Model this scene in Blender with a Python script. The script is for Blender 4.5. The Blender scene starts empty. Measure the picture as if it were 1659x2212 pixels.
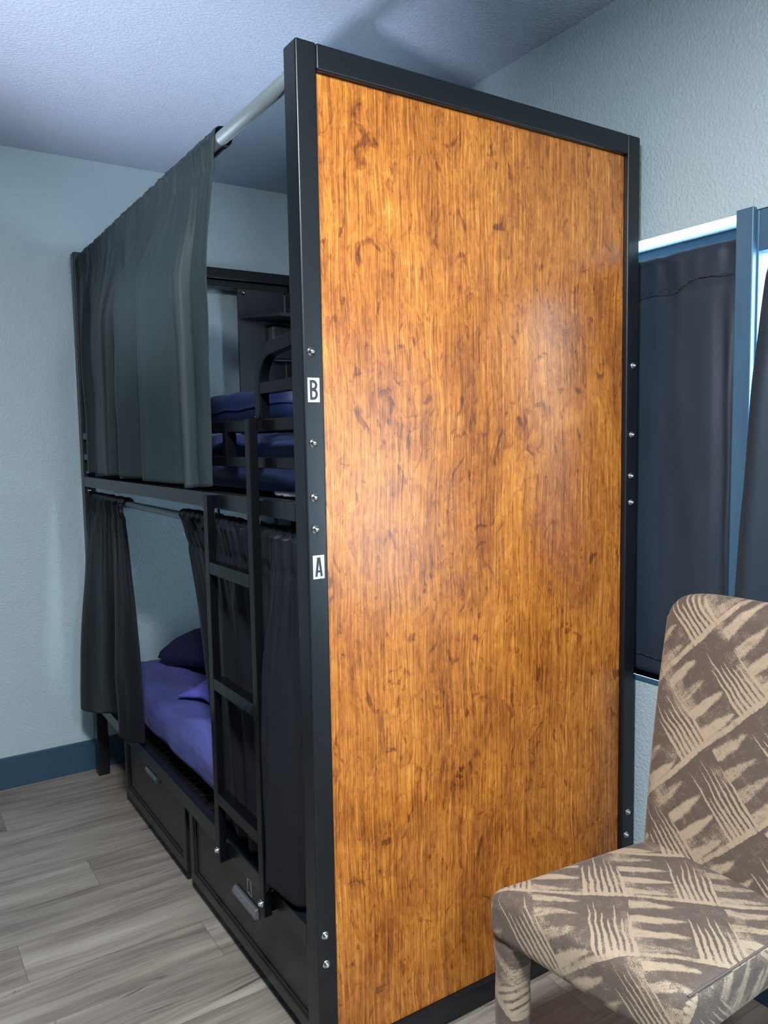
import bpy, bmesh, math, random
from mathutils import Vector, Matrix, noise
SC = bpy.context.scene
COL = SC.collection
random.seed(4)

# ------------------------------------------------------------ node helpers
class S:
    def __init__(s, nt, sock): s.nt = nt; s.s = sock
    def _m(s, op, *o):
        n = s.nt.nodes.new('ShaderNodeMath'); n.operation = op
        for i, v in enumerate((s,) + o):
            if isinstance(v, S): s.nt.links.new(v.s, n.inputs[i])
            else: n.inputs[i].default_value = v
        return S(s.nt, n.outputs[0])
    def __add__(s, o): return s._m('ADD', o)
    __radd__ = __add__
    def __sub__(s, o): return s._m('SUBTRACT', o)
    def __rsub__(s, o): return (s * -1) + o
    def __mul__(s, o): return s._m('MULTIPLY', o)
    __rmul__ = __mul__
    def __truediv__(s, o): return s._m('DIVIDE', o)
    def floor(s): return s._m('FLOOR')
    def frac(s): return s._m('FRACT')
    def sin(s): return s._m('SINE')
    def abs(s): return s._m('ABSOLUTE')
    def pow(s, e): return s._m('POWER', e)
    def min(s, o): return s._m('MINIMUM', o)
    def max(s, o): return s._m('MAXIMUM', o)
    def lt(s, o): return s._m('LESS_THAN', o)
    def gt(s, o): return s._m('GREATER_THAN', o)
    def ss(s, a, b):
        n = s.nt.nodes.new('ShaderNodeMapRange'); n.interpolation_type = 'SMOOTHSTEP'
        s.nt.links.new(s.s, n.inputs[0])
        for i, v in ((1, a), (2, b)):
            if isinstance(v, S): s.nt.links.new(v.s, n.inputs[i])
            else: n.inputs[i].default_value = v
        return S(s.nt, n.outputs[0])

class M:
    def __init__(s, name):
        s.m = bpy.data.materials.new(name); s.m.use_nodes = True
        s.nt = s.m.node_tree; s.b = s.nt.nodes['Principled BSDF']
    def coord(s, kind='Object'):
        n = s.nt.nodes.new('ShaderNodeTexCoord'); x = s.nt.nodes.new('ShaderNodeSeparateXYZ')
        s.nt.links.new(n.outputs[kind], x.inputs[0])
        return [S(s.nt, x.outputs[i]) for i in range(3)]
    def vec(s, *c):
        n = s.nt.nodes.new('ShaderNodeCombineXYZ')
        for i, v in enumerate(c):
            if isinstance(v, S): s.nt.links.new(v.s, n.inputs[i])
            else: n.inputs[i].default_value = v
        return n.outputs[0]
    def noise(s, v, scale=1, detail=2, rough=.5, dist=0):
        n = s.nt.nodes.new('ShaderNodeTexNoise')
        s.nt.links.new(v, n.inputs['Vector']); n.inputs['Scale'].default_value = scale
        n.inputs['Detail'].default_value = detail; n.inputs['Roughness'].default_value = rough
        n.inputs['Distortion'].default_value = dist
        return S(s.nt, n.outputs[0])
    def white(s, v):
        n = s.nt.nodes.new('ShaderNodeTexWhiteNoise'); s.nt.links.new(v, n.inputs[0])
        return S(s.nt, n.outputs[0])
    def ramp(s, f, stops):
        n = s.nt.nodes.new('ShaderNodeValToRGB'); s.nt.links.new(f.s, n.inputs[0])
        e = n.color_ramp.elements
        while len(e) < len(stops): e.new(.5)
        for i, (p, c) in enumerate(stops): e[i].position = p; e[i].color = (*c, 1)
        return n.outputs[0]
    def mix(s, f, a, b, mode='MIX'):
        n = s.nt.nodes.new('ShaderNodeMix'); n.data_type = 'RGBA'; n.blend_type = mode
        if isinstance(f, S): s.nt.links.new(f.s, n.inputs[0])
        else: n.inputs[0].default_value = f
        for i, v in ((6, a), (7, b)):
            if isinstance(v, tuple): n.inputs[i].default_value = (*v, 1)
            else: s.nt.links.new(v, n.inputs[i])
        return n.outputs[2]
    def set(s, **k):
        for a, v in k.items():
            i = s.b.inputs[a.replace('_', ' ')]
            if isinstance(v, S): s.nt.links.new(v.s, i)
            elif isinstance(v, bpy.types.NodeSocket): s.nt.links.new(v, i)
            elif isinstance(v, tuple): i.default_value = (*v, 1)
            else: i.default_value = v
        return s
    def bump(s, h, dist=.001, strength=1):
        n = s.nt.nodes.new('ShaderNodeBump'); s.nt.links.new(h.s, n.inputs['Height'])
        n.inputs['Distance'].default_value = dist; n.inputs['Strength'].default_value = strength
        s.nt.links.new(n.outputs[0], s.b.inputs['Normal']); return s

def plain(name, col, rough=.5, metal=0, spec=.5, coat=0, bump=None):
    m = M(name).set(Base_Color=col, Roughness=rough, Metallic=metal, Coat_Weight=coat)
    m.b.inputs['Specular IOR Level'].default_value = spec
    if bump:
        x, y, z = m.coord(); m.bump(m.noise(m.vec(x, y, z), bump[0], 3), bump[1])
    return m.m

def plaster(name, col, scale, dist, rough, spec=.5):
    m = M(name); x, y, z = m.coord(); v = m.vec(x, y, z)
    big = m.noise(v, 1.7, 2)
    m.set(Base_Color=m.mix(big, tuple(c * .94 for c in col), tuple(min(1, c * 1.05) for c in col)), Roughness=rough)
    m.b.inputs['Specular IOR Level'].default_value = spec
    h = m.noise(v, scale, 2, .5, .1).ss(.38, .72) + m.noise(v, scale * 2.6, 2) * .4
    m.bump(h, dist); return m.m

MT = {}
MT['wall'] = plaster('blue_grey_plaster', (.40, .52, .57), 125, .0008, .5)
MT['ceiling'] = plaster('ceiling_plaster', (.45, .51, .62), 110, .0014, .42)
MT['blue_trim'] = plain('blue_gloss_paint', (.035, .105, .18), .3)
MT['blue_base'] = plain('blue_baseboard_paint', (.022, .065, .115), .45)
MT['black'] = plain('black_painted_steel', (.0055, .0078, .0105), .33, spec=.42, bump=(90, .0002))
MT['gloss_black'] = plain('glossy_black_tube', (.003, .0035, .005), .2, spec=.14, bump=(60, .0005))
MT['drawer'] = plain('black_brown_board', (.015, .013, .0115), .38, bump=(140, .00025))
MT['pipe'] = plain('galvanised_pipe', (.20, .25, .27), .5, .35)
MT['chrome'] = plain('zinc_bolt', (.75, .78, .78), .22, 1)
MT['silver'] = plain('brushed_pull', (.23, .23, .25), .42, .6)
MT['label'] = plain('label_card', (.46, .53, .51), .5)
MT['ink'] = plain('label_ink', (.02, .022, .03), .5)
MT['graphite'] = plain('graphite_board', (.020, .022, .029), .5)
MT['edge'] = plain('lit_line_grey', (.13, .16, .18), .5)  # pale grey stands for light on panel edges and in the board gap
MT['white_cloth'] = plain('white_underlay', (.5, .55, .6), .8)
MT['pillow_navy'] = plain('navy_cotton', (.016, .017, .080), .75, bump=(25, .004))
MT['glass'] = None

def fabric(name, col, rough=.62, sheen=.4, spec=.4, tint=(.4, .5, .55)):
    m = M(name); x, y, z = m.coord(); v = m.vec(x, y, z)
    n = m.noise(v, 5, 3)
    m.set(Base_Color=m.mix(n, tuple(c * .82 for c in col), tuple(c * 1.15 for c in col)), Roughness=rough, Sheen_Weight=sheen, Sheen_Roughness=.45)
    m.b.inputs['Sheen Tint'].default_value = (*tint, 1)
    m.b.inputs['Specular IOR Level'].default_value = spec
    h = m.noise(v, 900, 1) * .04 + m.noise(m.vec(x * 7, y * 7, z * 5), 1, 2) * 1.0
    m.bump(h, .005, .5); return m.m
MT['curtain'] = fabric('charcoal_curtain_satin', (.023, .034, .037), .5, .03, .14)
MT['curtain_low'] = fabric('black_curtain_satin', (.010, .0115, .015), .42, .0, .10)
MT['win_curtain'] = fabric('grey_black_curtain', (.016, .029, .046), .55, .06)
MT['sheet_blue'] = fabric('royal_blue_sheet', (.008, .018, .075), .6, .06, tint=(.3, .4, .9))
MT['sheet_lav'] = fabric('lavender_blue_sheet', (.080, .092, .30), .62, .06, tint=(.5, .5, 1))
def crease(key):
    m = MT[key]; nt = m.node_tree; b = nt.nodes['Principled BSDF']
    q = M.__new__(M); q.m = m; q.nt = nt; q.b = b
    x, y, z = q.coord(); w = q.noise(q.vec(x * 3, y * 3, z * 3), 1, 2)
    h = q.noise(q.vec(x * 11 + w * 3, y * 4 + w * 4, z * 7), 1, 3, .45, .4)
    q.bump((h - .5).abs() * -1, .03, .6)
crease('sheet_lav')
MT['cloth_lav'] = fabric('purple_blue_cloth', (.13, .13, .55), .42, .1, tint=(.5, .5, 1))

def glass():
    m = bpy.data.materials.new('window_glass'); m.use_nodes = True; nt = m.node_tree
    nt.nodes.clear(); o = nt.nodes.new('ShaderNodeOutputMaterial'); mx = nt.nodes.new('ShaderNodeMixShader')
    t = nt.nodes.new('ShaderNodeBsdfTransparent'); g = nt.nodes.new('ShaderNodeBsdfGlossy')
    g.inputs['Roughness'].default_value = .03; mx.inputs[0].default_value = .07
    t.inputs[0].default_value = (.9, .97, 1, 1)
    nt.links.new(t.outputs[0], mx.inputs[1]); nt.links.new(g.outputs[0], mx.inputs[2]); nt.links.new(mx.outputs[0], o.inputs[0])
    return m
MT['glass'] = glass()

def wood():
    m = M('stained_birch_panel'); x, y, z = m.coord()
    wob = m.noise(m.vec(x * 3.2, 0, z * 1.1), 1, 3, .6)
    wob2 = m.noise(m.vec(x * 11, 3.1, z * 4.5), 1, 3, .6)
    xx = x + (wob - .5) * .07 + (wob2 - .5) * .014
    fibre = m.noise(m.vec(xx * 420, 0, z * 6), 1, 3, .6)
    fibre2 = m.noise(m.vec(xx * 150, 7, z * 3.0), 1, 4, .6)
    blotch = m.noise(m.vec(x * 5.0 + wob * 1.2, 5, z * 2.6), 1, 4, .6, .6)
    mott = m.noise(m.vec(x * 42, 9, z * 26), 1, 4, .65, 1.2)
    fld = m.noise(m.vec(xx * 13, 2, z * 2.1), 1, 3, .55, .5)
    sw = (fld * 15 + (mott - .5) * .5).frac()
    fld2 = m.noise(m.vec(xx * 30, 32, z * 4.5), 1, 3, .55, .6)
    sw2 = (fld2 * 9).frac()
    gate = m.noise(m.vec(x * 4, 12, z * 2), 1, 2).ss(.38, .62)
    t = (fibre - .5) * .80 + (fibre2 - .5) * .60 + (blotch - .5) * .60 + (mott - .5) * .40 + (sw - .5) * .08 + (sw2 - .5) * .06 + .50
    t = t - (1 - sw.ss(0, .14)) * gate * .12 - (1 - sw2.ss(0, .2)) * (1 - gate) * .09
    knot = (1 - m.noise(m.vec(x * 16, 20, z * 9), 1, 3, .6, 2.5).ss(.30, .42))
    t = t - knot * .22
    c = m.ramp(t, [(0, (.045, .012, .004)), (.26, (.155, .042, .008)), (.45, (.34, .108, .015)), (.60, (.51, .185, .026)), (.80, (.72, .34, .065)), (1, (.86, .52, .14))])
    m.set(Base_Color=c, Roughness=.30, Coat_Weight=.25, Coat_Roughness=.25)
    m.bump(fibre2 + fibre * .5 + m.noise(m.vec(x, y, z), 260, 2) * .4, .0006, .7); return m.m
MT['wood'] = wood()

def floor():
    m = M('grey_vinyl_plank'); x, y, z = m.coord()
    r = (y - .733) / .185; row = r.floor(); fy = r.frac()
    xo = (x + .469 - row * .7345) / 1.2; brd = xo.floor(); fx = xo.frac()
    idv = m.white(m.vec(row, brd, .3)); id2 = m.white(m.vec(brd, row, 7.7))
    X = x + idv * 37; Y = y + id2 * 11
    w = m.noise(m.vec(X * 1.6, Y * 8, idv * 9), 1, 3, .6)
    YY = Y + (w - .5) * .09
    g1 = m.noise(m.vec(X * 2.6, YY * 95, 0), 1, 4, .65)
    g2 = m.noise(m.vec(X * 1.1, YY * 22, 4), 1, 4, .6, .6)
    g3 = m.noise(m.vec(X * 1.3, Y * 6.5, 8), 1, 3, .6)
    crack = m.noise(m.vec(X * 4, YY * 60, 15), 1, 2).ss(.27, .35)
    knot = m.noise(m.vec(X * 6, Y * 14, 21), 1, 3, .6, 2).ss(.24, .31)
    t = (g1 - .5) * .55 + (g2 - .5) * .7 + (g3 - .5) * .75 + (idv - .5) * .05 + .47
    c = m.ramp(t, [(.05, (.085, .070, .060)), (.35, (.175, .150, .128)), (.55, (.275, .245, .21)), (.8, (.39, .36, .315))])
    dk = crack * knot
    c = m.mix((1 - dk) * .7, c, (.05, .042, .038))
    edge = (fy * (1 - fy) * 4).ss(.0, .035) * (fx * (1 - fx) * 4).ss(0, .0055)
    c = m.mix((1 - edge) * .45, c, (.05, .045, .04))
    m.set(Base_Color=c, Roughness=.48)
    m.bump(g1 * .4 + edge * 1.2 + crack * .4, .0008, .7); return m.m
MT['floor'] = floor()

def chairfab():
    m = M('brushstroke_jacquard'); u, v, _ = m.coord('UV')
    P = .182
    dd = m.noise(m.vec(u * 7, v * 7, 3), 1, 2)
    dd2 = m.noise(m.vec(u * 30, v * 30, 8), 1, 2)
    dd3 = m.noise(m.vec(u * 160, v * 160, 18), 1, 2)
    U = (u * .67 + v * .742) + (dd - .5) * .024 + (dd2 - .5) * .006 + (dd3 - .5) * .0035
    V = (v * .67 - u * .742) + (dd - .5) * .024 + (dd2 - .5) * .006 + (dd3 - .5) * .0035
    ra = U / P; rb = V / P; ia = ra.floor(); ib = rb.floor(); a = ra.frac(); b = rb.frac()
    grain = m.white(m.vec((u * 1100).floor(), (v * 1100).floor(), 0)) * .6 + m.noise(m.vec(u, v, 0), 700, 1) * .4
    soft = m.noise(m.vec(u * 55, v * 55, 1), 1, 3)
    # thin strokes running along b
    k = (a / .47) * 7; ki = k.floor(); kf = k.frac()
    ln = m.white(m.vec(ki, ia, ib)); w = (1 - (kf - .5).abs() * 2)
    tip = .55 + .42 * ln; bb = b / tip
    thin = (w - .10 - ln * .16 - bb * bb * .60).ss(0, .35) * a.lt(.47) * (1 - bb.ss(.9, 1.05))
    q = b * 4.0; qi = q.floor(); qf = q.frac(); ln2 = m.white(m.vec(qi, ib, ia + 40.0))
    w2 = 1 - (qf - .5).abs() * 2
    aa = ((a - .45) / .55) / (.80 + .28 * ln2)
    broad = (w2 - .26 - aa * aa * .5).ss(0, .42) * a.gt(.45) * (1 - aa.ss(.85, 1.05)) * (.50 + ln2 * .50)
    wash = (1 - (a - .47).abs().ss(0, .26)) * .55 * m.noise(m.vec(u * 12, v * 12, 5), 1, 2).ss(.38, .62)
    wash2 = (1 - (b - .12).abs().ss(0, .3)) * .35 * m.noise(m.vec(u * 10, v * 10, 15), 1, 2).ss(.42, .62)
    band = (1 - (b - .035).abs().ss(.012, .060)) * (.45 + .75 * soft)
    streak = m.noise(m.vec(U * 40, V * 180, 2), 1, 2); streak2 = m.noise(m.vec(U * 180, V * 40, 6), 1, 2)
    mask = thin.max(broad * (.6 + streak * .8)).max(band).max(wash).max(wash2)
    mk = (mask * .80 + (grain - .5) * .85 + (soft - .5) * .75 + (streak.max(streak2) - .55) * .45).ss(.12, .62)
    c = m.mix(mk, (.088, .065, .052), (.36, .282, .198))
    m.set(Base_Color=c, Roughness=.62 - mk * .2, Sheen_Weight=.12)
    m.b.inputs['Specular IOR Level'].default_value = .45
    tw = ((u * .7 + v) * 2800).sin()
    m.bump(mk * .5 + grain * .4 + tw * .15, .0006, .6); return m.m
MT['chair'] = chairfab()
MT['seam'] = plain('brown_seam', (.12, .09, .075), .7)

# ------------------------------------------------------------ mesh helpers
def box(bm, x0, x1, y0, y1, z0, z1):
    vs = [bm.verts.new(p) for p in ((x0, y0, z0), (x1, y0, z0), (x1, y1, z0), (x0, y1, z0), (x0, y0, z1), (x1, y0, z1), (x1, y1, z1), (x0, y1, z1))]
    for f in ((0, 3, 2, 1), (4, 5, 6, 7), (0, 1, 5, 4), (1, 2, 6, 5), (2, 3, 7, 6), (3, 0, 4, 7)):
        bm.faces.new([vs[i] for i in f])

def cyl(bm, a, b, r, n=24, r2=None, cap=True):
    a, b = Vector(a), Vector(b); d = (b - a).normalized(); r2 = r if r2 is None else r2
    t = Vector((0, 0, 1)) if abs(d.z) < .9 else Vector((1, 0, 0)); p = d.cross(t).normalized(); q = d.cross(p)
    A = [bm.verts.new(a + (p * math.cos(2 * math.pi * i / n) + q * math.sin(2 * math.pi * i / n)) * r) for i in range(n)]
    B = [bm.verts.new(b + (p * math.cos(2 * math.pi * i / n) + q * math.sin(2 * math.pi * i / n)) * r2) for i in range(n)]
    for i in range(n): bm.faces.new((A[i], A[(i + 1) % n], B[(i + 1) % n], B[i]))
    if cap: bm.faces.new(A[::-1]); bm.faces.new(B)

def sweep(bm, path, w, h):
    """rectangular tube swept in the plane x=const (path of (x,y,z)); w along x, h in plane"""
    rings = []
    for i, p in enumerate(path):
        a = Vector(path[max(0, i - 1)]); b = Vector(path[min(len(path) - 1, i + 1)]); d = (b - a).normalized()
        X = Vector((1, 0, 0)); n = d.cross(X).normalized(); p = Vector(p)
        rings.append([bm.verts.new(p + X * sx * w / 2 + n * sn * h / 2) for sx, sn in ((-1, -1), (1, -1), (1, 1), (-1, 1))])
    for r0, r1 in zip(rings, rings[1:]):
        for k in range(4): bm.faces.new((r0[k], r0[(k + 1) % 4], r1[(k + 1) % 4], r1[k]))
    bm.faces.new(rings[0][::-1]); bm.faces.new(rings[-1])

def softbox(bm, x0, x1, y0, y1, z0, z1, r, seg=.02, fn=None):
    c = Vector(((x0 + x1) / 2, (y0 + y1) / 2, (z0 + z1) / 2)); h = Vector(((x1 - x0) / 2, (y1 - y0) / 2, (z1 - z0) / 2))
    vd = {}
    def V(p):
        k = (round(p.x, 5), round(p.y, 5), round(p.z, 5))
        if k not in vd:
            q = Vector([max(-(h[i] - r), min(h[i] - r, p[i])) for i in range(3)])
            d = p - q
            o = q + (d.normalized() * r if d.length > 1e-9 else d)
            o += c
            if fn: o = fn(o)
            vd[k] = bm.verts.new(o)
        return vd[k]
    for ax in range(3):
        i, j = (ax + 1) % 3, (ax + 2) % 3
        def ticks(L):
            n = max(2, int(2 * (L - r) / seg)); t = [-L + r * k / 4 for k in range(4)] + [-(L - r) + 2 * (L - r) * k / n for k in range(n + 1)] + [L - r + r * (k + 1) / 4 for k in range(4)]
            return t
        ti, tj = ticks(h[i]), ticks(h[j])
        for s in (-1, 1):
            for a in range(len(ti) - 1):
                for b in range(len(tj) - 1):
                    vs = []
                    for (p, q) in ((a, b), (a + 1, b), (a + 1, b + 1), (a, b + 1)):
                        v = Vector((0, 0, 0)); v[ax] = s * h[ax]; v[i] = ti[p]; v[j] = tj[q]; vs.append(V(v))
                    if s < 0: vs.reverse()
                    if len(set(vs)) >= 3:
                        try: bm.faces.new(vs)
                        except ValueError: pass

def mk(name, bm, mat, parent=None, bevel=0, smooth=False, uv=None, label=None):
    bmesh.ops.recalc_face_normals(bm, faces=bm.faces)
    if uv:
        L = bm.loops.layers.uv.new('UVMap')
        for f in bm.faces:
            for l in f.loops: l[L].uv = uv(l.vert.co, f.normal)
    me = bpy.data.meshes.new(name); bm.to_mesh(me); bm.free()
    o = bpy.data.objects.new(name, me); COL.objects.link(o)
    if mat: me.materials.append(MT[mat] if isinstance(mat, str) else mat)
    if parent:
        o.parent = parent
        o.matrix_parent_inverse = Matrix.Identity(4) if parent.parent else parent.matrix_basis.inverted()
    if bevel:
        b = o.modifiers.new('bevel', 'BEVEL'); b.width = bevel; b.segments = 3; b.limit_method = 'ANGLE'
        b.harden_normals = False
    if smooth or bevel:
        for p in me.polygons: p.use_smooth = True
    if bevel:
        wn = o.modifiers.new('wn', 'WEIGHTED_NORMAL'); wn.keep_sharp = False
    if label: o['label'] = label
    return o

def B(*boxes):
    bm = bmesh.new()
    for b in boxes: box(bm, *b)
    return bm
def tag(o, label, cat, group=None):
    o['label'] = label; o['category'] = cat
    if group: o['group'] = group
    return o
def thing(name, label, cat, loc, group=None):
    o = bpy.data.objects.new(name, None); COL.objects.link(o); o.location = loc; o.empty_display_size = .1
    return tag(o, label, cat, group)
def struct(name, bm, mat, parent=None, bevel=0, label=None):
    o = mk(name, bm, mat, parent, bevel)
    if not parent: o['kind'] = 'structure'
    if label: o['label'] = label
    return o

# ------------------------------------------------------------ setting
XW, YB, HC = 1.03, 2.062, 2.5636
XL, YN = -2.7, -3.3
WZ0, WZ1 = .73, 1.912
W1 = (-.268, 1.05); W2 = (-2.35, -.308)  # second window extended out of view so daylight reflects in the bunk end
T = .22
struct('floor', B((XL, XW, YN, YB, -.05, 0)), 'floor', label='grey wood-look plank floor')
struct('ceiling', B((XL, XW, YN, YB, HC, HC + .05)), 'ceiling', label='textured blue-grey ceiling')
struct('wall_back', B((XL, XW, YB, YB + .1, -.05, HC + .05)), 'wall', label='blue-grey textured wall behind the far end of the bunk')
struct('wall_left', B((XL - .1, XL, YN - .1, YB + .1, -.05, HC + .05)), 'blue_base')  # unseen wall, coloured dark so the black steel reflects less light
struct('wall_front', B((XL, XW, YN - .1, YN, -.05, HC + .05)), 'wall')
struct('wall_right', B((XW, XW + T, YN - .1, YB + .1, -.05, WZ0), (XW, XW + T, YN - .1, YB + .1, WZ1, HC + .05),
                       (XW, XW + T, YN - .1, W2[0], WZ0, WZ1), (XW, XW + T, W1[1], YB + .1, WZ0, WZ1), (XW, XW + T, W2[1], W1[0], WZ0, WZ1)), 'wall',
       label='blue-grey textured wall with the two windows')
struct('baseboard_back', B((XL, XW - .012, YB - .012, YB, 0, .1306)), 'blue_base', bevel=.002, label='dark blue baseboard')
struct('baseboard_right', B((XW - .012, XW, YN, YB, 0, .1306)), 'blue_base', bevel=.002, label='dark blue baseboard')

def window(nm, y0, y1, gx, ft, fs, label):
    w = bpy.data.objects.new(nm, None); COL.objects.link(w); w.location = (XW, (y0 + y1) / 2, WZ0)
    w['kind'] = 'structure'; w['label'] = label
    f = .022; d0 = gx - .012
    mk('window_frame', B((d0, gx + .03, y0, y0 + f, WZ0, WZ1), (d0, gx + .03, y1 - fs, y1, WZ0, WZ1),
                         (d0, gx + .03, y0 + f, y1 - fs, WZ0, WZ0 + f), (d0, gx + .03, y0 + f, y1 - fs, WZ1 - ft, WZ1)), 'blue_trim', w, .002)
    mk('window_pane', B((gx, gx + .004, y0 + f, y1 - fs, WZ0 + f, WZ1 - ft)), 'glass', w)
    mk('window_sill', B((XW - .004, max(d0, XW + .001), y0, y1, WZ0 - .014, WZ0)), 'blue_trim', w, .002)
    return w
window('window_1', *W1, XW + .125, .045, .022, 'window behind the bunk, bright strip above its dark curtain')
window('window_2', *W2, XW + .016, .095, .006, 'window at the right edge, blue frame and bright daylight')
struct('trim_1', B((XW - .014, XW + T - .03, W2[1] - .002, W1[0] + .002, WZ0 - .01, WZ1 + .006)), 'blue_trim', bevel=.003, label='blue painted post between the two windows')
# ------------------------------------------------------------ bunk bed
H, L, D, PW = 2.166, 1.962, .054, .046
bunk = thing('bunk_bed', 'tall black steel bunk bed with glossy orange-brown wooden end panel', 'bunk bed', (.5, 1, 0))
def frame(y0):
    return B((0, PW, y0, y0 + D, 0, H), (1 - PW, 1, y0, y0 + D, 0, H), (PW, 1 - PW, y0, y0 + D, H - .050, H), (PW, 1 - PW, y0, y0 + D, 0, .058))
nf = mk('end_frame', frame(0), 'black', bunk, .0045)
ff = mk('end_frame', B((0, PW, L, L + D, 0, H), (1 - PW, 1, L, L + D, 0, H), (PW, 1 - PW, L, L + D, H - .048, H), (PW, 1 - PW, L + .012, L + D, H - .085, H - .05)), 'black', bunk, .004)
mk('end_panel', B((PW + .0005, 1 - PW - .0005, .014, .034, .0585, H - .0505)), 'wood', bunk, .001, label='glossy orange-brown wood end panel')
# side rails
for z0, z1 in ((.300, .345), (1.227, 1.268)):
    for x0, x1 in ((0, .028), (.972, 1)):
        mk('side_rail', B((x0, x1, D + .0005, L - .0005, z0, z1)), 'black', bunk, .002)
    for y0, y1 in ((D + .001, D + .03), (L - .03, L - .001)):
        mk('end_rail', B((.03, .97, y0, y1, z0, z1)), 'black', bunk, .002)
    # wire mesh base
    bm = bmesh.new()
    for i in range(19): cyl(bm, (.03 + i * .05225, D + .03, z1 - .012), (.03 + i * .05225, L - .03, z1 - .012), .0022, 6)
    for i in range(36): cyl(bm, (.03, D + .05 + i * .0505, z1 - .009), (.97, D + .05 + i * .0505, z1 - .009), .0022, 6)
    mk('wire_mesh_base', bm, 'gloss_black', bunk)
# guard rail
gr = mk('guard_rail', B((.002, .027, D + .0005, L - .0005, 1.418, 1.445), (.002, .027, D + .0005, L - .0005, 1.336, 1.360),
                        (.001, .028, .418, .444, 1.333, 1.446), (.001, .028, 1.25, 1.276, 1.333, 1.446)), 'gloss_black', bunk, .002)
def arc(cy, cz, r, a0, a1, n, x):
    return [(x, cy + r * math.cos(math.radians(a0 + (a1 - a0) * i / n)), cz + r * math.sin(math.radians(a0 + (a1 - a0) * i / n))) for i in range(n + 1)]
bm = bmesh.new()
sweep(bm, [(.018, .240, 1.445)] + [(.018, .240, 1.51)] + arc(.165, 1.522, .075, 0, 80, 10, .018) + [(.018, D + .0005, 1.606)], .024, .030)
mk('hand_hold', bm, 'gloss_black', bunk, .003)
mk('hand_hold_bar', B((.006, .028, D + .0005, .225, 1.500, 1.526)), 'gloss_black', bunk, .002)
bm = bmesh.new(); random.seed(2)
for i in range(10):
    c = Vector((.0, .236 + random.uniform(-.008, .004), 1.448 - i * .006)); m4 = Matrix.Translation(c) @ Matrix.Diagonal((.6, .7, 1.2, 1))
    bmesh.ops.create_icosphere(bm, subdivisions=2, radius=random.uniform(.003, .006) * (1 if i < 5 else .7), matrix=m4)
mk('weld_bead', bm, 'gloss_black', bunk, smooth=True)
# ladder
lad = mk('ladder', B((-.030, -.010, .482, .512, .300, 1.262)), 'gloss_black', bunk, .002)
lad.name = 'ladder'
def sub(name, bm, mat, parent, bevel=0, smooth=False, label=None):
    return mk(name, bm, mat, parent, bevel, smooth, None, label)
sub('side_rail', B((-.030, -.010, .207, .234, .292, 1.445)), 'gloss_black', lad, .002)
for y0_, y1_ in ((.2075, .2335), (.4825, .5115)):
    for z0_ in (.303, 1.230): sub('spacer', B((-.0098, -.0004, y0_, y1_, z0_, z0_ + .032)), 'gloss_black', lad)
sub('spacer', B((-.0098, .0018, .2075, .2335, 1.4185, 1.4445)), 'gloss_black', lad)
for z in (1.095, .795, .490):
    sub('rung', B((-.030, -.0275, .2345, .4815, z - .030, z), (-.0274, -.001, .2345, .4815, z - .007, z - .001)), 'gloss_black', lad)
for y, z in ((.497, .330), (.2205, .322)):
    bm = bmesh.new(); cyl(bm, (-.030, y, z), (-.0318, y, z), .0085, 20); cyl(bm, (-.0318, y, z), (-.037, y, z), .0064, 20, .0058); cyl(bm, (-.037, y, z), (-.039, y, z), .0058, 20, .003)
    sub('bolt', bm, 'chrome', lad, 0, True, 'shiny zinc bolt')
# rods
bm = bmesh.new(); cyl(bm, (.032, D + .0005, 2.128), (.032, L - .0005, 2.135), .0160, 28)
mk('curtain_rod', bm, 'pipe', bunk, 0, True, label='galvanised pipe rod')
bm = bmesh.new(); cyl(bm, (.032, D + .0005, 1.183), (.032, L - .0005, 1.183), .0115, 24)
mk('curtain_rod', bm, 'pipe', bunk, 0, True, label='galvanised pipe rod')
for z, r in ((2.128, .026), (1.183, .020)):
    for ya_, yb_ in ((D, D + .006), (L, L - .006)):
        bm = bmesh.new(); cyl(bm, (.032, ya_, z), (.032, yb_, z), r, 24)
        mk('rod_flange', bm, 'black', bunk, 0, False)
for y in (.21, .56):
    bm = bmesh.new(); cyl(bm, (.030, y, 1.228), (.030, y, 1.19), .003, 8)
    mk('rod_hook', bm, 'gloss_black', bunk)
# bolts
def boltmesh():
    bm = bmesh.new()
    cyl(bm, (0, 0, 0), (0, -.0018, 0), .0086, 20); cyl(bm, (0, -.0018, 0), (0, -.0068, 0), .0066, 20, .0060); cyl(bm, (0, -.0068, 0), (0, -.0086, 0), .0060, 20, .0030)
    cyl(bm, (0, -.008, 0), (0, -.0095, 0), .0022, 6)
    me = bpy.data.meshes.new('bolt'); bm.to_mesh(me); bm.free(); me.materials.append(MT['chrome'])
    for p in me.polygons: p.use_smooth = True
    return me
bme = boltmesh()
def bolt(x, y, z, par):
    o = bpy.data.objects.new('bolt', bme); COL.objects.link(o); o.parent = par
    o.location = (x, y, z); o['label'] = 'shiny zinc bolt'
    return o
for x, z in ((.018, 1.571), (.0185, 1.389), (.018, 1.279), (.019, 1.214), (.017, .345), (.0185, .280),
             (.979, 1.579), (.976, 1.397), (.974, 1.287), (.976, 1.216), (.976, .351), (.970, .287)):
    bolt(x, 0, z, nf)
for x, z in ((.715, 2.062), (.018, 1.285), (.018, 1.212)): bolt(x, L - (.022 if x > .5 else 0), z, ff)
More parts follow.
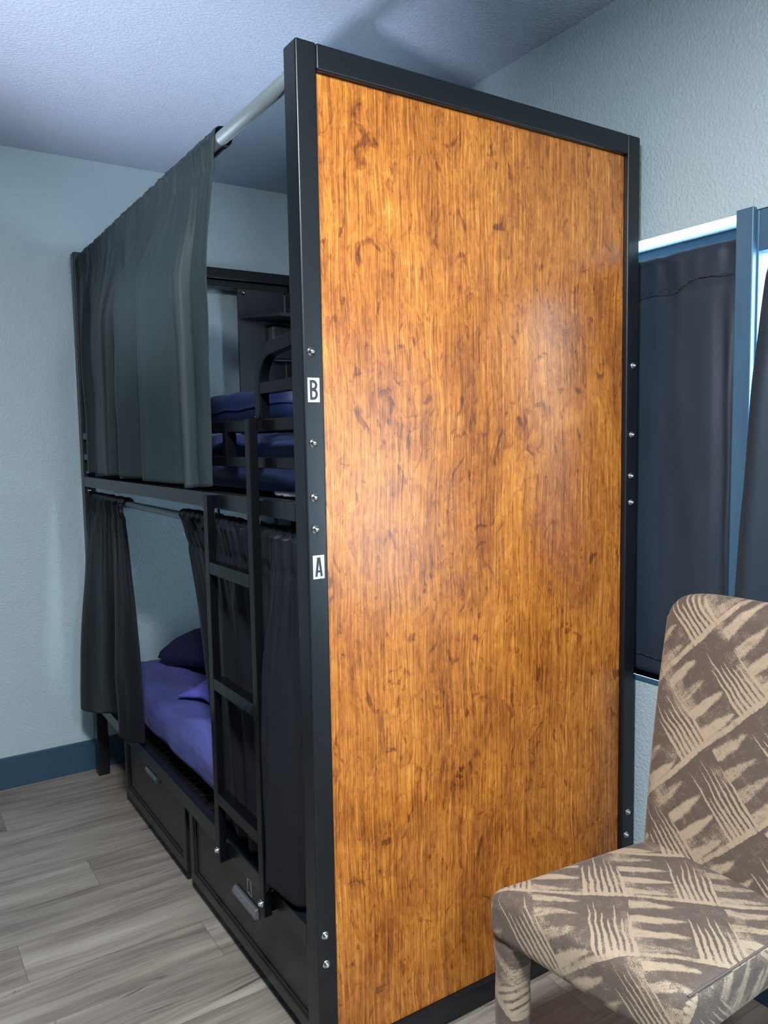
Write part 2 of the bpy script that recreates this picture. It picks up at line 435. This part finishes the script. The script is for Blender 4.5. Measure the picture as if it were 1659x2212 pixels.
# letters
def strip(bm, pts, w, y, t=.0004):
    """thick polyline in the x-z plane"""
    for (a, b) in zip(pts, pts[1:]):
        a, b = Vector((a[0], 0, a[1])), Vector((b[0], 0, b[1])); d = (b - a).normalized(); n = Vector((-d.z, 0, d.x)) * w / 2
        q = [a - n, a + n, b + n, b - n]
        f = [bm.verts.new(p + Vector((0, y, 0))) for p in q]; g = [bm.verts.new(p + Vector((0, y + t, 0))) for p in q]
        bm.faces.new(f); bm.faces.new(g[::-1])
        for k in range(4): bm.faces.new((f[k], f[(k + 1) % 4], g[(k + 1) % 4], g[k]))
def letter(ch, x0, x1, z0, z1, w):
    bm = bmesh.new(); y = 0
    if ch == 'A':
        xm = (x0 + x1) / 2
        strip(bm, [(x0 + w * .5, z0), (xm - w * .22, z1)], w, y); strip(bm, [(x1 - w * .5, z0), (xm + w * .22, z1)], w, y - .0001)
        strip(bm, [(x0 + w, z0 + (z1 - z0) * .27), (x1 - w, z0 + (z1 - z0) * .27)], w * .8, y - .0002)
        strip(bm, [(xm - w * .72, z1 - w * .25), (xm + w * .72, z1 - w * .25)], w * .5, y - .0003)
    else:
        zm = z0 + (z1 - z0) * .52; xr = x1 - w / 2; r = (x1 - x0) * .42
        strip(bm, [(x0 + w / 2, z0), (x0 + w / 2, z1)], w, y)
        for (a, b, k) in ((z0, zm + w * .35, 0), (zm - w * .35, z1, .0008)):
            h2 = w / 2; pts = [(x0 + w / 2, b - h2), (xr - k - r, b - h2)]
            pts += [(xr - k - r + r * math.sin(math.radians(t)), b - h2 - r + r * math.cos(math.radians(t))) for t in range(15, 91, 15)]
            pts += [(xr - k - r + r * math.cos(math.radians(t)), a + h2 + r - r * math.sin(math.radians(t))) for t in range(0, 91, 15)]
            pts += [(x0 + w / 2, a + h2)]
            strip(bm, pts, w, y - .0001 - k * .2)
            for p in pts[2:-1]:
                cyl(bm, (p[0], y - .00008, p[1]), (p[0], y + .0002, p[1]), w / 2, 12)
    return bm
def label_card(ch, x0, x1, z0, z1, par, txt):
    c = mk('label_card', B((x0, x1, -.0008, 0, z0, z1)), 'label', par, label=txt)
    bm = letter(ch, x0 + (x1 - x0) * .17, x1 - (x1 - x0) * .17, z0 + (z1 - z0) * .10, z1 - (z1 - z0) * .09, (x1 - x0) * .19)
    for v in bm.verts: v.co.y -= .0014
    mk('letter', bm, 'ink', par if par.parent else c)
    return c
label_card('B', .0085, .0350, 1.4710, 1.5195, bunk, 'white card lettered B')
label_card('A', .0105, .0365, 1.1125, 1.1610, bunk, 'white card lettered A')
# board, shelf and panel at the far end of the upper bunk
bb = mk('privacy_board', B((.692, .918, L - .012, L - .0005, 1.30, 2.080)), 'graphite', bunk, .001, label='dark grey board at the far end of the upper bunk')
mk('edge_strip', B((.9185, .924, L - .014, L - .0005, 1.30, 2.07)), 'edge', bb)
mk('board_post', B((.926, .953, L - .014, L - .001, 1.27, 2.08)), 'black', bunk, .001)
bm = bmesh.new()
pts = [(.694, L - .0125), (.953, L - .0125), (.953, L - .21), (.80, L - .21), (.70, L - .09)]
lo = [bm.verts.new((x, y, 1.942)) for x, y in pts]; hi = [bm.verts.new((x, y, 1.957)) for x, y in pts]
bm.faces.new(lo); bm.faces.new(hi[::-1])
for i in range(5): bm.faces.new((lo[i], lo[(i + 1) % 5], hi[(i + 1) % 5], hi[i]))
mk('shelf', bm, 'graphite', bunk, .001)
bm = bmesh.new(); softbox(bm, .835, 1.02 - .07, L - .06, L - .0135, 1.77, 1.925, .012, .05)
pnl = mk('shelf_panel', bm, 'graphite', bunk, 0, True, label='rounded black panel under the small shelf')
bm = bmesh.new(); box(bm, .832, .836, L - .062, L - .02, 1.785, 1.915); box(bm, .845, .95, L - .062, L - .02, 1.765, 1.769)
mk('lit_panel_edge', bm, 'edge', pnl)  # light on the panel's left and lower edges, drawn as pale strips

# ------------------------------------------------------------ under-bed drawers
def drawer(y0, y1, hy0, hy1, hz0, hz1, label, withA, top=.290, bot=.048):
    t = thing('storage_drawer', label, 'drawer', (.4, (y0 + y1) / 2, 0), 'storage drawers under the bunk')
    x = .030
    mk('drawer_box', B((x + .018, .80, y0 + .01, y1 - .01, bot, top - .01)), 'drawer', t, .001)
    mk('front_panel', B((x + .006, x + .018, y0, y1, bot, top)), 'drawer', t, .001)
    w = .030
    mk('front_frame', B((x - .004, x + .006, y0, y1, bot, bot + w), (x - .004, x + .006, y0, y0 + w, bot + w, top), (x - .004, x + .006, y1 - w, y1, bot + w, top),
                        (x + .001, x + .006, y0 + w, y1 - w, bot + w, bot + w + .007), (x + .001, x + .006, y1 - w - .007, y1 - w, bot + w + .007, top), (x + .001, x + .006, y0 + w, y0 + w + .007, bot + w + .007, top)), 'drawer', t, .002)
    for yy in (y0 + .08, y1 - .08):
        bm = bmesh.new(); cyl(bm, (x + .10, yy, .0242), (x + .125, yy, .0242), .024, 16)
        mk('caster', bm, 'black', t)
    bm = bmesh.new()
    s = hz1 - hz0
    # cup pull: raised rim, sloping hood and shadowed cup
    pr = [(x + .006, hz1), (x - .004, hz1 - s * .12), (x - .010, hz1 - s * .55), (x - .006, hz0 + s * .08), (x + .006, hz0)]
    A = [bm.verts.new((a, hy0, b)) for a, b in pr]; C = [bm.verts.new((a, hy1, b)) for a, b in pr]
    for i in range(4): bm.faces.new((A[i], A[i + 1], C[i + 1], C[i]))
    bm.faces.new(A); bm.faces.new(C[::-1]); bm.faces.new((A[4], A[0], C[0], C[4]))
    mk('handle', bm, 'silver', t, .0015, label='silver pull')
    if withA:
        yc = .451; z0, z1 = .206, .250
        c = mk('label_card', B((x + .0052, x + .006, yc - .014, yc + .014, z0, z1)), 'label', t, label='small card lettered A')
        bm = letter('A', -.0095, .0095, z0 + .005, z1 - .004, .0052)
        for v in bm.verts: v.co = Vector((x + .0046 + v.co.y, yc - v.co.x, v.co.z))
        mk('letter', bm, 'ink', c)
    return t
drawer(.075, .890, .393, .538, .168, .198, 'large black storage drawer under the bunk near its wooden end, card lettered A', True)
drawer(.930, 1.630, 1.213, 1.340, .232, .257, 'shorter black storage drawer under the far half of the bunk, with no letter card', False)

# ------------------------------------------------------------ bedding
def wr(o, a, s, seed=0):
    return noise.noise(Vector((o.x * s[0] + seed, o.y * s[1], o.z * s[2]))) * a
def mattress(z0, z1, name, label, mat, seed, x0=.10):
    t = thing('mattress', label, 'mattress', (.53, 1, z0), 'mattresses on the bunk')
    def fn(o):
        top = (o.z - z0) / (z1 - z0)
        o.z += top * (wr(o, .018, (3, 3, 1), seed) + wr(o, .014, (14, 5, 1), seed) + wr(o, .004, (45, 12, 1), seed) + .004 * math.sin((o.x * 26 + o.y * 14 + wr(o, 6, (2, 2, 1), seed))) * (1 if top > .5 else 0))
        o.x += (wr(o, .012, (2, 8, 7), seed + 5) - .002) * (1 if top > .15 else .3)
        return o
    bm = bmesh.new(); softbox(bm, x0, .965, .09, 1.93, z0 + .003, z1, .040, .018, fn)
    mk('fitted_sheet', bm, mat, t, 0, True)
    if z0 > 1:
        bm = bmesh.new(); softbox(bm, x0 - .012, x0 + .1, .10, .25, z0 - .0005, z0 + .007, .003, .01, lambda o: Vector((o.x + wr(o, .006, (3, 40, 3)), o.y, o.z + abs(wr(o, .006, (3, 50, 3))))))
        mk('mattress_pad', bm, 'white_cloth', t, 0, True, label='white corner of a mattress pad')
    return t
mattress(.347, .482, 'mattress', 'mattress in a lavender-blue sheet on the lower bunk', 'sheet_lav', 3, .056)
mattress(1.270, 1.405, 'mattress', 'mattress in a royal blue sheet on the upper bunk', 'sheet_blue', 11, .055)
# blue comforter pile on the upper bunk
def pile(o):
    o.z += wr(o, .03, (2.5, 2.2, 1), 31) + wr(o, .008, (9, 8, 3), 33); o.x += wr(o, .01, (2, 6, 6), 35); return o
bm = bmesh.new(); softbox(bm, .20, .90, .50, 1.55, 1.430, 1.542, .06, .025, pile)
tag(mk('folded_comforter', bm, 'sheet_blue', None, 0, True), 'folded royal blue comforter lying on the upper bunk mattress', 'comforter')
def pillow(name, c, sx, sy, sz, rot, mat, label, cat, seed, crump=.01, n=44, flat=.42):
    bm = bmesh.new(); vs = {}
    for s in (1, -1):
        g = []
        for i in range(n + 1):
            row = []
            for j in range(n + 1):
                u, v = i / n * 2 - 1, j / n * 2 - 1
                e = max(0, (1 - u ** 4) * (1 - v ** 4)) ** .45
                k = 1 - .10 * (1 - abs(u)) * (abs(v) ** 3) - .0
                k2 = 1 - .10 * (1 - abs(v)) * (abs(u) ** 3)
                p = Vector((u * sx * k2, v * sy * k, (sz if s > 0 else -sz * flat) * e))
                if i in (0, n) or j in (0, n):
                    if (i, j) not in vs: vs[(i, j)] = bm.verts.new(p)
                    row.append(vs[(i, j)])
                else:
                    p.z += wr(p, crump, (9, 7, 2), seed + s) + wr(p, crump * .5, (24, 20, 2), seed + s); row.append(bm.verts.new(p))
            g.append(row)
        for i in range(n):
            for j in range(n):
                f = (g[i][j], g[i + 1][j], g[i + 1][j + 1], g[i][j + 1]); bm.faces.new(f if s > 0 else f[::-1])
    o = mk(name, bm, mat, None, 0, True); o.location = c; o.rotation_euler = [math.radians(a) for a in rot]
    return tag(o, label, cat)
pillow('pillow', (.52, 1.50, .568), .27, .34, .110, (-11, 2, 6), 'pillow_navy', 'navy pillow propped at the far end of the lower bunk', 'pillow', 4, .016)
pillow('folded_cloth', (.275, 1.20, .516), .10, .14, .036, (-4, -3, 20), 'cloth_lav', 'crumpled purple-blue cloth beside the navy pillow on the lower bunk', 'cloth', 9, .020)

# ------------------------------------------------------------ curtains
def lerp(a, b, t): return a + (b - a) * t
def interp(pts, u):
    n = len(pts)
    for i in range(n - 1):
        a, b = pts[i], pts[i + 1]
        if u <= b[0] or i == n - 2:
            h = b[0] - a[0]; t = min(1, (u - a[0]) / h); out = [u]
            for k in range(1, len(a)):
                d = (b[k] - a[k]) / h
                da = d if i == 0 else (b[k] - pts[i - 1][k]) / (b[0] - pts[i - 1][0])
                db = d if i == n - 2 else (pts[i + 2][k] - a[k]) / (pts[i + 2][0] - a[0])
                lim = 2.2 * abs(d) + .02
                da = max(-lim, min(lim, da)); db = max(-lim, min(lim, db))
                t2, t3 = t * t, t * t * t
                out.append((2 * t3 - 3 * t2 + 1) * a[k] + (t3 - 2 * t2 + t) * h * da + (-2 * t3 + 3 * t2) * b[k] + (t3 - t2) * h * db)
            return out
def curtain(name, ctl, rodx, rodz, rr, zb, mat, label, xbase, head=.055, gath=60, nu=420, nv=110, gamp=.006, seed=0, swell=None, parent=None, sign=-1, cat='curtain', hem=.03, kr=.30, yp=.55):
    """ctl rows: (u, y_top, y_bottom, x_offset, z_bottom shift); sign -1 hangs towards -x"""
    bm = bmesh.new(); rows = []
    for j in range(nv + 1):
        v = j / nv; row = []
        for i in range(nu + 1):
            u = i / nu; _, yt, yb, xo, dz = interp(ctl, u)
            g = noise.noise(Vector((u * gath, v * 2, seed))) ; g2 = noise.noise(Vector((u * gath * .45, v * 1.2, seed + 9)))
            if v < .09:      # pocket round the rod, back to front
                t = v / .09; a = math.radians(-70 + 250 * t); R = rr + .003 + (.004 + gamp * .8 * (g + .4)) * math.sin(math.pi * min(1, t * 1.1)) ** .5
                x = rodx - sign * R * math.cos(a); z = rodz + R * math.sin(a)
                y = yt + g2 * .004
            else:
                t = (v - .09) / .91
                zt = rodz; zbb = zb + dz
                tt = t ** 1.15
                z = lerp(zt, zbb, tt)
                d = zt - z
                hd = min(1, d / head)
                k = min(1, max(0, (d - head * .6) / kr)); k = k * k * (3 - 2 * k)
                sp = tt ** yp
                y = lerp(yt, yb, sp) + g2 * .004 * (1 - k) ** 2
                x0 = rodx + sign * (rr + .003 + gamp * .8 * max(0, g + .4) * math.exp(-d / .12))
                pinch = -.004 * math.exp(-((d - head) / .012) ** 2)
                x = x0 + sign * (pinch + xbase * min(1, d / .25)) + xo * (.18 + .82 * k) * min(1, d / .08)
                x += sign * (g * gamp * 1.6 * math.exp(-d / .10) + noise.noise(Vector((u * 9, z * 5, seed + 3))) * .006 * k)
                if swell: 
                    dy, dx = swell(u, z, t); y += dy; x += dx
            row.append(bm.verts.new((x, y, z)))
        rows.append(row)
    for j in range(nv):
        for i in range(nu): bm.faces.new((rows[j][i], rows[j][i + 1], rows[j + 1][i + 1], rows[j + 1][i]))
    # seam and hem as a slightly raised line in the same cloth
    o = mk(name, bm, mat, parent, 0, True)
    s = o.modifiers.new('thickness', 'SOLIDIFY'); s.thickness = .0014; s.offset = 0
    if not parent: tag(o, label, cat, 'dark curtains on the window wall' if name == 'window_curtain' else 'dark curtains hung from the bunk rods')
    return o
C1 = [(0, 1.945, 1.955, .004, 0), (.05, 1.88, 1.87, -.010, 0), (.09, 1.80, 1.77, -.032, 0), (.11, 1.76, 1.745, .006, 0), (.125, 1.75, 1.755, -.004, 0), (.15, 1.68, 1.68, -.018, 0), (.24, 1.40, 1.42, -.056, .002), (.28, 1.28, 1.30, -.070, .002), (.30, 1.25, 1.30, .002, 0),
      (.315, 1.22, 1.31, -.010, 0), (.34, 1.15, 1.22, -.040, 0), (.40, 1.02, 1.05, -.095, .0), (.42, .99, .995, .000, 0), (.432, .965, 1.01, -.030, .006), (.445, .93, .985, -.118, .010), (.48, .87, .91, -.092, .008), (.52, .80, .83, -.030, .006), (.535, .79, .79, .002, 0),
      (.547, .785, .80, -.020, .002), (.558, .765, .775, -.112, .004), (.60, .735, .725, -.100, .002), (.70, .68, .65, -.062, -.002), (.77, .645, .600, -.012, -.004), (.79, .63, .570, .002, -.004),
      (.80, .625, .565, -.016, -.004), (.815, .61, .53, -.078, -.008), (.85, .585, .515, -.070, -.008), (.89, .555, .52, -.034, -.006), (.91, .54, .51, -.046, -.006), (.96, .50, .485, -.040, -.006), (1, .455, .468, -.026, -.004)]
curtain('bunk_curtain', C1, .032, 2.131, .0165, 1.290, 'curtain', 'charcoal pleated curtain drawn across the upper bunk', .004, head=.075, gath=75, gamp=.011, seed=1)
C2 = [(0, 1.935, 1.95, -.055, -.03), (.12, 1.87, 1.84, -.085, -.03), (.25, 1.78, 1.70, -.060, -.01), (.40, 1.70, 1.54, -.045, .03), (.52, 1.63, 1.47, .0, .04), (.58, 1.60, 1.43, .004, .02), (.63, 1.57, 1.385, -.055, .0), (.80, 1.50, 1.31, -.042, -.005), (.93, 1.455, 1.25, -.012, .0), (1, 1.44, 1.235, -.006, .01)]
def sw2(u, z, t):
    f = max(0, (u - .5) / .5); b = math.sin(math.pi * min(1, t * 1.0)) * f
    return (-.05 * b + (.02 * math.exp(-((t - .06) / .05) ** 2)) * f, 0)
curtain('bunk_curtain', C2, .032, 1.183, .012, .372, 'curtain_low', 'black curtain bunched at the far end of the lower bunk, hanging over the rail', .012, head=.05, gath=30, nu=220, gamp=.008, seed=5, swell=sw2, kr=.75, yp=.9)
C3 = [(0, .845, .625, .006, 0), (.08, .79, .600, -.006, 0), (.16, .73, .55, .012, 0), (.28, .61, .47, -.006, 0), (.34, .55, .44, .014, 0), (.40, .48, .39, -.004, 0), (.48, .40, .345, .014, -.0), (.54, .30, .30, .010, -.01), (.57, .22, .300, .0, -.02), (.60, .195, .275, .002, -.028), (.64, .185, .235, -.020, -.024), (.70, .172, .205, -.046, -.010),
      (.75, .160, .185, -.030, .02), (.80, .145, .158, .012, .03), (.825, .140, .172, -.010, .04), (.84, .135, .170, -.056, .04), (.90, .118, .140, -.046, .025), (.96, .09, .100, -.020, .004), (1, .072, .080, .006, .0)]
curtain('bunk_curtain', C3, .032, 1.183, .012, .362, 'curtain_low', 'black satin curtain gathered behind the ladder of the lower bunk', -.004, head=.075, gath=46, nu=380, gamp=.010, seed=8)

# window curtains
def flatcurtain(name, y0, y1, rodx, rodz, zb, label, ctl, seed, head=.09):
    return curtain(name, ctl, rodx, rodz, .006, zb, 'win_curtain', label, .0, head=head, gath=14, nu=200, nv=90, gamp=.008, seed=seed)
C4 = [(0, .70, .70, .0, 0), (.12, .55, .55, -.006, 0), (.25, .40, .40, .006, 0), (.40, .2, .2, -.004, 0), (.60, .0, 0, .002, 0), (.8, -.12, -.14, -.003, 0), (.90, -.19, -.20, -.004, 0), (.94, -.215, -.235, .006, 0), (.97, -.235, -.25, -.004, 0), (1, -.256, -.258, .008, 0)]
t = thing('window_curtain', 'grey-black curtain on the window between the bunk and the blue post', 'curtain', (1.04, .2, .74), 'dark curtains on the window wall')
o = flatcurtain('curtain_cloth', 0, 0, 1.046, 1.848, .742, '', C4, 21)
for k in ('label', 'category', 'group'): del o[k]
o.parent = t; o.matrix_parent_inverse = t.matrix_basis.inverted()
def seamline(pts, r, par, nm='seam'):
    bm = bmesh.new()
    for a, b in zip(pts, pts[1:]): cyl(bm, a, b, r, 6)
    return mk(nm, bm, 'ink', par, 0, True)
seamline([(1.0280, .02 - i * .03, 1.765 + .004 * math.sin(i * 1.3) + (.012 if i > 4 else 0) + max(0, i - 5) * .002) for i in range(10)], .0009, t)
seamline([(1.0325, .04 - i * .03, .790 + .003 * math.cos(i)) for i in range(10)], .0009, t)
bm = bmesh.new(); cyl(bm, (1.046, W1[0] + .004, 1.848), (1.046, W1[1] - .003, 1.848), .005, 12)
mk('rod', bm, 'pipe', t, 0, True)
C5 = [(0, -.382, -.277, .0, 0), (.06, -.42, -.31, -.012, 0), (.16, -.50, -.37, .014, 0), (.28, -.60, -.50, -.012, 0), (.4, -.70, -.62, .012, 0), (.55, -.82, -.74, -.012, 0), (.7, -.94, -.86, .012, 0), (.85, -1.08, -.98, -.01, 0), (1, -1.18, -1.04, .0, 0)]
t = thing('window_curtain', 'dark curtain hanging slanted across the blue post, at the right edge', 'curtain', (.99, -.7, .7), 'dark curtains on the window wall')
o = flatcurtain('curtain_cloth', 0, 0, 1.008, 1.86, .66, '', C5, 25)
for k in ('label', 'category', 'group'): del o[k]
o.parent = t; o.matrix_parent_inverse = t.matrix_basis.inverted()
bm = bmesh.new(); cyl(bm, (1.008, -2.5, 1.86), (1.008, -.362, 1.86), .005, 12)
mk('rod', bm, 'pipe', t, 0, True)
C6 = [(0, -1.19, -1.46, 0, 0), (.15, -1.25, -1.48, -.012, 0), (.3, -1.32, -1.46, .012, 0), (.5, -1.45, -1.53, -.012, 0), (.7, -1.55, -1.60, .012, 0), (1, -1.75, -1.75, 0, 0)]
o = flatcurtain('window_curtain', 0, 0, 1.008, 1.86, .66, 'dark curtain added out of view to shape the daylight reflected in the wood panel', C6, 28)  # added unseen curtain, limits the daylight glare on the wood panel
C7 = [(0, -2.06, -2.10, 0, 0), (.2, -2.12, -2.15, -.012, 0), (.45, -2.2, -2.22, .012, 0), (.7, -2.3, -2.3, -.012, 0), (1, -2.42, -2.42, 0, 0)]
o = flatcurtain('window_curtain', 0, 0, 1.008, 1.86, .66, 'dark curtain added out of view to bound the daylight reflected at the bunk end', C7, 33)  # added unseen curtain, closes off the daylight gap mirrored at the bunk end

# ------------------------------------------------------------ chair
ch = thing('dining_chair', 'upholstered armless chair in brown and beige brushstroke fabric', 'chair', (.52, -.45, 0))
SX0, SX1, SY0, SY1, ST = .292, .800, -.665, -.228, .480
def seatfn(o):
    t = (o.x - SX0) / (SX1 - SX0); yc = (SY0 + SY1) / 2
    dy = (o.y - yc); o.y = yc + dy * (1 - .13 * t) - .012 * t
    top = max(0, (o.z - .38) / .10)
    o.z += top * .010 * (1 - ((o.y - yc) / .23) ** 2) - .014 * t * top
    o.x += .05 * (-(dy / .22) * .5) * (1 - t) * 1.0 - 0.004
    o.z += wr(o, .003, (5, 5, 3), 50)
    return o
def seat_uv(co, n):
    if abs(n.y) > .75: return (co.x + .3, co.z)
    return (-co.y, co.x - (ST - co.z) if co.z < ST - .002 and n.z < .75 else co.x)
bm = bmesh.new(); softbox(bm, SX0, SX1, SY0, SY1, .372, ST, .034, .022, seatfn)
mk('seat', bm, 'chair', ch, 0, True, uv=lambda co, n: ((co.x + .3, co.z) if abs(n.y) > .8 else (-co.y, co.x - (.478 - min(.478, co.z)))))
def backfn(o):
    t = (o.z - .40) / .64
    yc = -.437
    hw = (o.y - yc) * (.90 + .10 * min(1, t * 1.5)); o.y = yc + hw
    if t > .9: o.z -= .03 * ((o.y - yc) / .2) ** 4
    o.x += .115 * max(0, t) ** 1.1 - .010 * (1 - ((o.y - yc) / .22) ** 2)
    o.x += wr(o, .004, (4, 4, 4), 60)
    return o
bm = bmesh.new(); softbox(bm, .700, .785, -.640, -.236, .36, 1.035, .040, .024, backfn)
mk('backrest', bm, 'chair', ch, 0, True, uv=lambda co, n: (-co.y + (co.x - .7) * (1 if abs(n.y) > .7 else 0), co.z))
def leg(cx, cy, z1, w, dx=0, dy=0):
    bm = bmesh.new(); r = []
    for k in range(9):
        t = k / 8; z = z1 * (1 - t); s = w / 2 * (1 - .16 * t) * (1 + .05 * math.sin(k * 2.2))
        px, py = cx + dx * t, cy + dy * t; ring = []
        for a in range(16):
            an = 2 * math.pi * a / 16; ca, sa = math.cos(an), math.sin(an); q = (abs(ca) ** 5 + abs(sa) ** 5) ** (-1 / 5)
            ring.append(bm.verts.new((px + s * ca * q, py + s * sa * q, z)))
        r.append(ring)
    for a, b in zip(r, r[1:]):
        for k in range(16): bm.faces.new((a[k], a[(k + 1) % 16], b[(k + 1) % 16], b[k]))
    bm.faces.new(r[0]); bm.faces.new(r[-1][::-1])
    return bm
for cx, cy, dx in ((.312, -.262, 0), (.345, -.615, 0), (.725, -.275, .07), (.725, -.60, .07)):
    mk('leg', leg(cx, cy, .40, .062, dx), 'chair', ch, 0, True, uv=lambda co, n, cx=cx, cy=cy: (.036 * math.atan2(co.y - cy, cx + .25 - co.x + .0) * 4 + cx * 3 - cy, co.z + cy))
bm = bmesh.new()
pp = [seatfn(Vector((SX0 + .030 + i * .03, SY0 + .0092, ST - .0092))) for i in range(14)]
for a, b in zip(pp, pp[1:]): cyl(bm, a, b, .0020, 8, cap=False)
mk('piping', bm, 'seam', ch, 0, True)

# ------------------------------------------------------------ camera
f, cx, cy, cz, ya, pi, ro = CAM = (1708.5492, -.7343, -1.4172, 1.39, .5755, -.0888, -.0169)
F = Vector((math.sin(ya) * math.cos(pi), math.cos(ya) * math.cos(pi), math.sin(pi)))
R0 = F.cross(Vector((0, 0, 1))).normalized(); U0 = R0.cross(F)
R = R0 * math.cos(ro) + U0 * math.sin(ro); U = R.cross(F)
cd = bpy.data.cameras.new('camera'); cam = bpy.data.objects.new('camera', cd); COL.objects.link(cam)
cd.sensor_fit = 'VERTICAL'; cd.sensor_height = 36; cd.lens = f / 2212 * 36; cd.clip_start = .02
mw = Matrix((R, U, -F)).transposed().to_4x4(); mw.translation = (cx, cy, cz); cam.matrix_world = mw
SC.camera = cam

# ------------------------------------------------------------ light
def light(kind, loc, power, col, size=.1, look=None, **k):
    l = bpy.data.lights.new('lamp_or_fill', kind); l.energy = power; l.color = col
    if kind == 'AREA': l.shape = 'DISK'; l.size = size
    else: l.shadow_soft_size = size
    for a, v in k.items(): setattr(l, a, v)
    o = bpy.data.objects.new('lamp_or_fill', l); COL.objects.link(o); o.location = loc
    if look: o.rotation_euler = (Vector(look) - Vector(loc)).to_track_quat('-Z', 'Y').to_euler()
    return o
light('AREA', (-.66, -1.05, 2.46), 51, (.96, .98, 1), .26, (-.66, -.9, 0))
light('POINT', (-.2, -2.3, 2.25), 31, (1, .96, .91), .15)  # added fill light, brightens the right wall and end panel
light('SPOT', (-1.35, .2, .9), 150, (.80, .84, 1), .08, (.06, 1.02, 2.56), spot_size=math.radians(46), spot_blend=1.0)  # added uplight out of view, makes the bright patch on the ceiling
w = bpy.data.worlds.new('world'); SC.world = w; w.use_nodes = True
bg = w.node_tree.nodes['Background']; bg.inputs[0].default_value = (.78, .9, 1, 1); bg.inputs[1].default_value = 9.5
SC.view_settings.view_transform = 'Standard'; SC.view_settings.look = 'None'
SC.view_settings.exposure = 1.0; SC.view_settings.gamma = 1; SC.view_settings.use_curve_mapping = False
